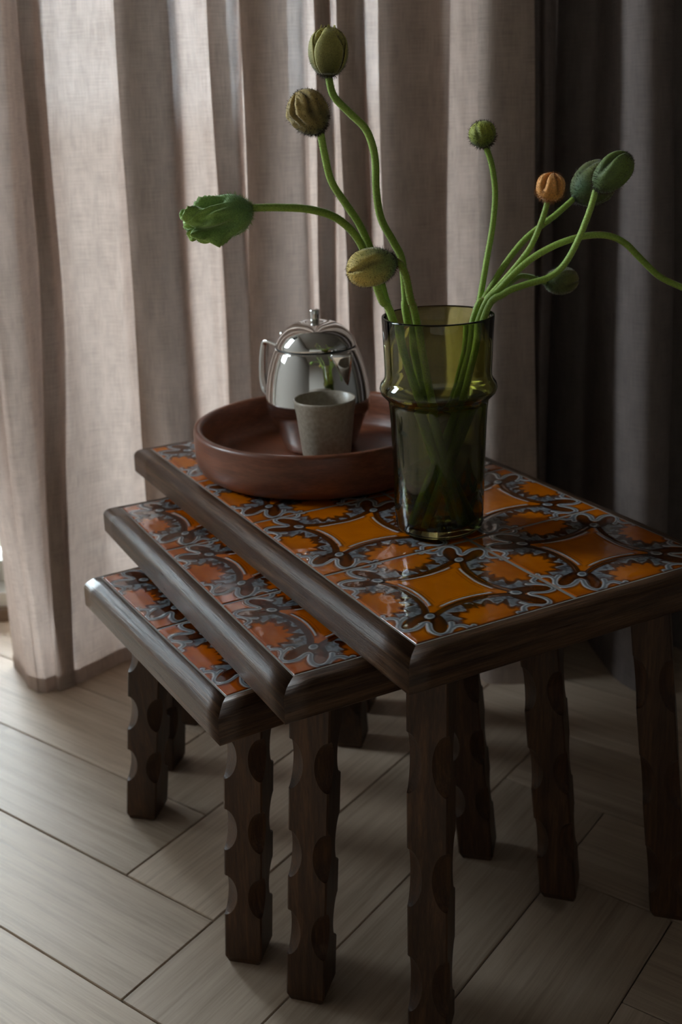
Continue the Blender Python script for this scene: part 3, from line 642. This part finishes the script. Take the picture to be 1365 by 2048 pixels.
def tint(me, cols):
    at = me.color_attributes.new('tint', 'FLOAT_COLOR', 'POINT'); c = np.ones((len(cols), 4), np.float32); c[:, :3] = np.array(cols); at.data.foreach_set('color', c.ravel())
def bud_mesh(L, W, st, kind, seed):
    NT, NA = 54, 96; V, F, C = [], [], []; base = Vector(lin(*st['base'])); tipc = Vector(lin(*st['tip'])); nv = Vector((seed*3.1, seed*1.7, 0))
    for i in range(NT+1):
        t = i/NT; tt = .5-.5*math.cos(math.pi*t)
        for j in range(NA):
            th_ = 2*math.pi*j/NA; deg = math.degrees(th_)
            if kind == 'crumpled':
                t5 = min(1, tt/.86); prof = (1-abs(1-2*min(t5, .5))**2.4)**.5*(1-.42*max(0, (t5-.5)/.5)**2.2)
                if tt > .86: prof *= 1-((tt-.86)/.14)**.8
            elif kind == 'orange': prof = (1-abs(2*tt-1)**2.6)**.5
            else: prof = (1-abs(2*tt**1.08-1)**2.15)**.5
            prof = max(prof, 0); r = W/2*prof; z = L*tt
            if kind == 'crumpled' and tt > .86: z = L*(1.0-(tt-.86)*1.6)
            elif kind == 'crumpled': z = L*tt/.86
            wt = min(1, max(0, (tt-.15)/.5)); wt = wt*wt*(3-2*wt)
            bend = 0
            gmin = 0
            for q, sd_ in enumerate(st['seams']):
                c_ = sd_ + (22*math.sin(tt*4+q+seed) if kind in ('crumpled', 'brown') else 9*math.sin(tt*3+q))
                dd = (deg-c_+180) % 360-180; w_ = 9 if kind != 'crumpled' else 16
                g = math.exp(-(dd/w_)**2); lip = math.exp(-((abs(dd)-2.0*w_)/(w_*1.0))**2)
                gmin = max(gmin, g*wt); r *= 1-st['groove']*g*wt*1.4+st['groove']*.35*lip*wt
                z -= L*st['open']*g*max(0, (tt-.62)/.38)**1.3
            if st['wr']:
                a_ = noise.noise(Vector((math.cos(th_)*1.6, math.sin(th_)*1.6, tt*1.5))+nv)
                rd = 1-abs(math.sin(3*th_+3.5*a_*2+tt*2.2)); r *= 1+st['wr']*wt*(rd*.9-.45+a_*.8)
                if kind == 'crumpled':
                    x2 = noise.noise(Vector((math.cos(th_)*1.1, math.sin(th_)*1.1, tt*2.6+4))+nv); z += L*.14*wt*x2; r *= 1+.34*wt*x2
            r *= 1+.015*math.sin(th_*14+seed)*wt
            V.append(Vector((r*math.cos(th_), r*math.sin(th_), z)))
            k = min(1, max(0, tt*1.05+.25*noise.noise(Vector((math.cos(th_)*2, math.sin(th_)*2, tt*3))+nv)))
            c = base.lerp(tipc, k); c = c*(1-.55*gmin); C.append(tuple(c))  # seam grooves darkened: crease shade painted into the tint
    for i in range(NT):
        for j in range(NA):
            j2 = (j+1) % NA; F.append((i*NA+j, i*NA+j2, (i+1)*NA+j2, (i+1)*NA+j))
    me = mesh('bud', V, F, True); tint(me, C); return me
for pi_, (kind, path, tip, wd, sr) in enumerate(POPPIES):
    st = STYLE[kind]; root = empty('poppy', path[-1]); off = Vector(path[-1])
    tag(root, LABELS[kind], 'flower', 'poppies in the olive glass vase')
    P = [p-off for p in catmull(path, 7)]
    n = len(P); rad = [sr*(.88+.16*i/n) for i in range(n)]
    me = tube_mesh('stem', P, rad, 14)
    c0 = Vector(lin(96, 118, 36)); c1 = Vector(lin(120, 144, 60))
    cs = []
    for i in range(n):
        for k in range(14): cs.append(tuple(c0.lerp(c1, .5+.5*math.sin(i*.11+pi_))))
    tint(me, cs)
    stem = link('stem', me, M_stem, root)
    hp = []
    rr = random.Random(pi_*13+5); nz_ = int(n*.78)
    for q in range(700):
        i = rr.randrange(1, nz_); t = (P[i+1]-P[i-1]).normalized(); a = t.orthogonal().normalized(); a.rotate(Matrix.Rotation(rr.uniform(0, 6.283), 3, t))
        pos = P[i].lerp(P[i+1], rr.random())+a*rad[i]*.97
        if (pos+off).z < .58: continue
        hp.append((pos, (a+Vector((rr.uniform(-.25, .25), rr.uniform(-.25, .25), rr.uniform(-.25, .25)))).normalized(), rr.uniform(.0007, .0022)))
    hairs('bristles', hp, rr, M_hair_green if pi_ not in (3, 5, 8) else M_hair_tan, root, .00013)
    ax = Vector(tip)-Vector(path[0]); L = ax.length*1.02; ax.normalize()
    me = bud_mesh(L, wd, st, kind, pi_)
    bud = link('bud', me, M_bud, root); bud.location = P[0]-ax*.001
    # keep the bud's local x axis towards the camera side (-y)
    xx = (Vector((0, -1, 0))-ax*ax.dot(Vector((0, -1, 0)))).normalized(); yy = ax.cross(xx)
    bud.rotation_euler = Matrix(((xx.x, yy.x, ax.x), (xx.y, yy.y, ax.y), (xx.z, yy.z, ax.z))).to_euler()
    vs = me.vertices; hp = []
    for q in range(st['hn']*2):
        i = rr.randrange(96, len(vs)-200); v = vs[i]; tz = v.co.z/L
        if tz > .35 and rr.random() < .45: continue
        d = (v.normal+Vector((0, 0, .35))+Vector((rr.uniform(-.3, .3), rr.uniform(-.3, .3), rr.uniform(-.3, .3)))).normalized()
        hp.append((v.co.copy(), d, rr.uniform(.0012, .0036)*(1.2-.6*tz)))
    hairs('bristles', hp, rr, {'d': M_hair_dark, 'g': M_hair_green, 't': M_hair_tan}[st['hair']], bud, .00017)
    # thickened collar where the stem meets the bud
    col = tube_mesh('collar', [P[0]-ax*.0015, P[0]+ax*.0005, P[0]+ax*.0020], [sr*1.0, sr*1.5, sr*1.7], 16)
    tint(col, [tuple(Vector(lin(*st['base']))*.8)]*len(col.vertices)); link('collar', col, M_bud, root)
    if kind == 'tall':      # the parted sepals round the bud
        for s_i, (cen, hw) in enumerate(((-95, 50), (2, 46), (118, 60), (205, 40))):
            V, F, C = [], [], []; A, B = 26, 18
            for i in range(A+1):
                t = i/A; tt = .06+.98*t
                for j in range(B+1):
                    u = -1+2*j/B; wdt = hw*(1-max(0, (t-.40)/.60)**1.7*.88); th_ = math.radians(cen+u*wdt)
                    prof = max((1-abs(2*min(tt, 1)**1.08-1)**2.15), .02)**.5; r = wd/2*max(prof, 0)*1.05+.0004; r = max(r, wd/2*(.62-.25*t) if t > .7 else 0)
                    V.append((r*math.cos(th_), r*math.sin(th_), L*tt*1.0)); k = t
                    C.append(tuple(Vector(lin(*st['base'])).lerp(Vector(lin(*st['tip'])), min(1, k*.7+.3*abs(u)**3))))
            for i in range(A):
                for j in range(B): a = i*(B+1)+j; F.append((a, a+1, a+B+2, a+B+1))
            me2 = mesh('sepal', V, F, True); tint(me2, C); so_ = link('sepal', me2, M_bud, bud); sm = so_.modifiers.new('s', 'SOLIDIFY'); sm.thickness = .0007; sm.offset = 0
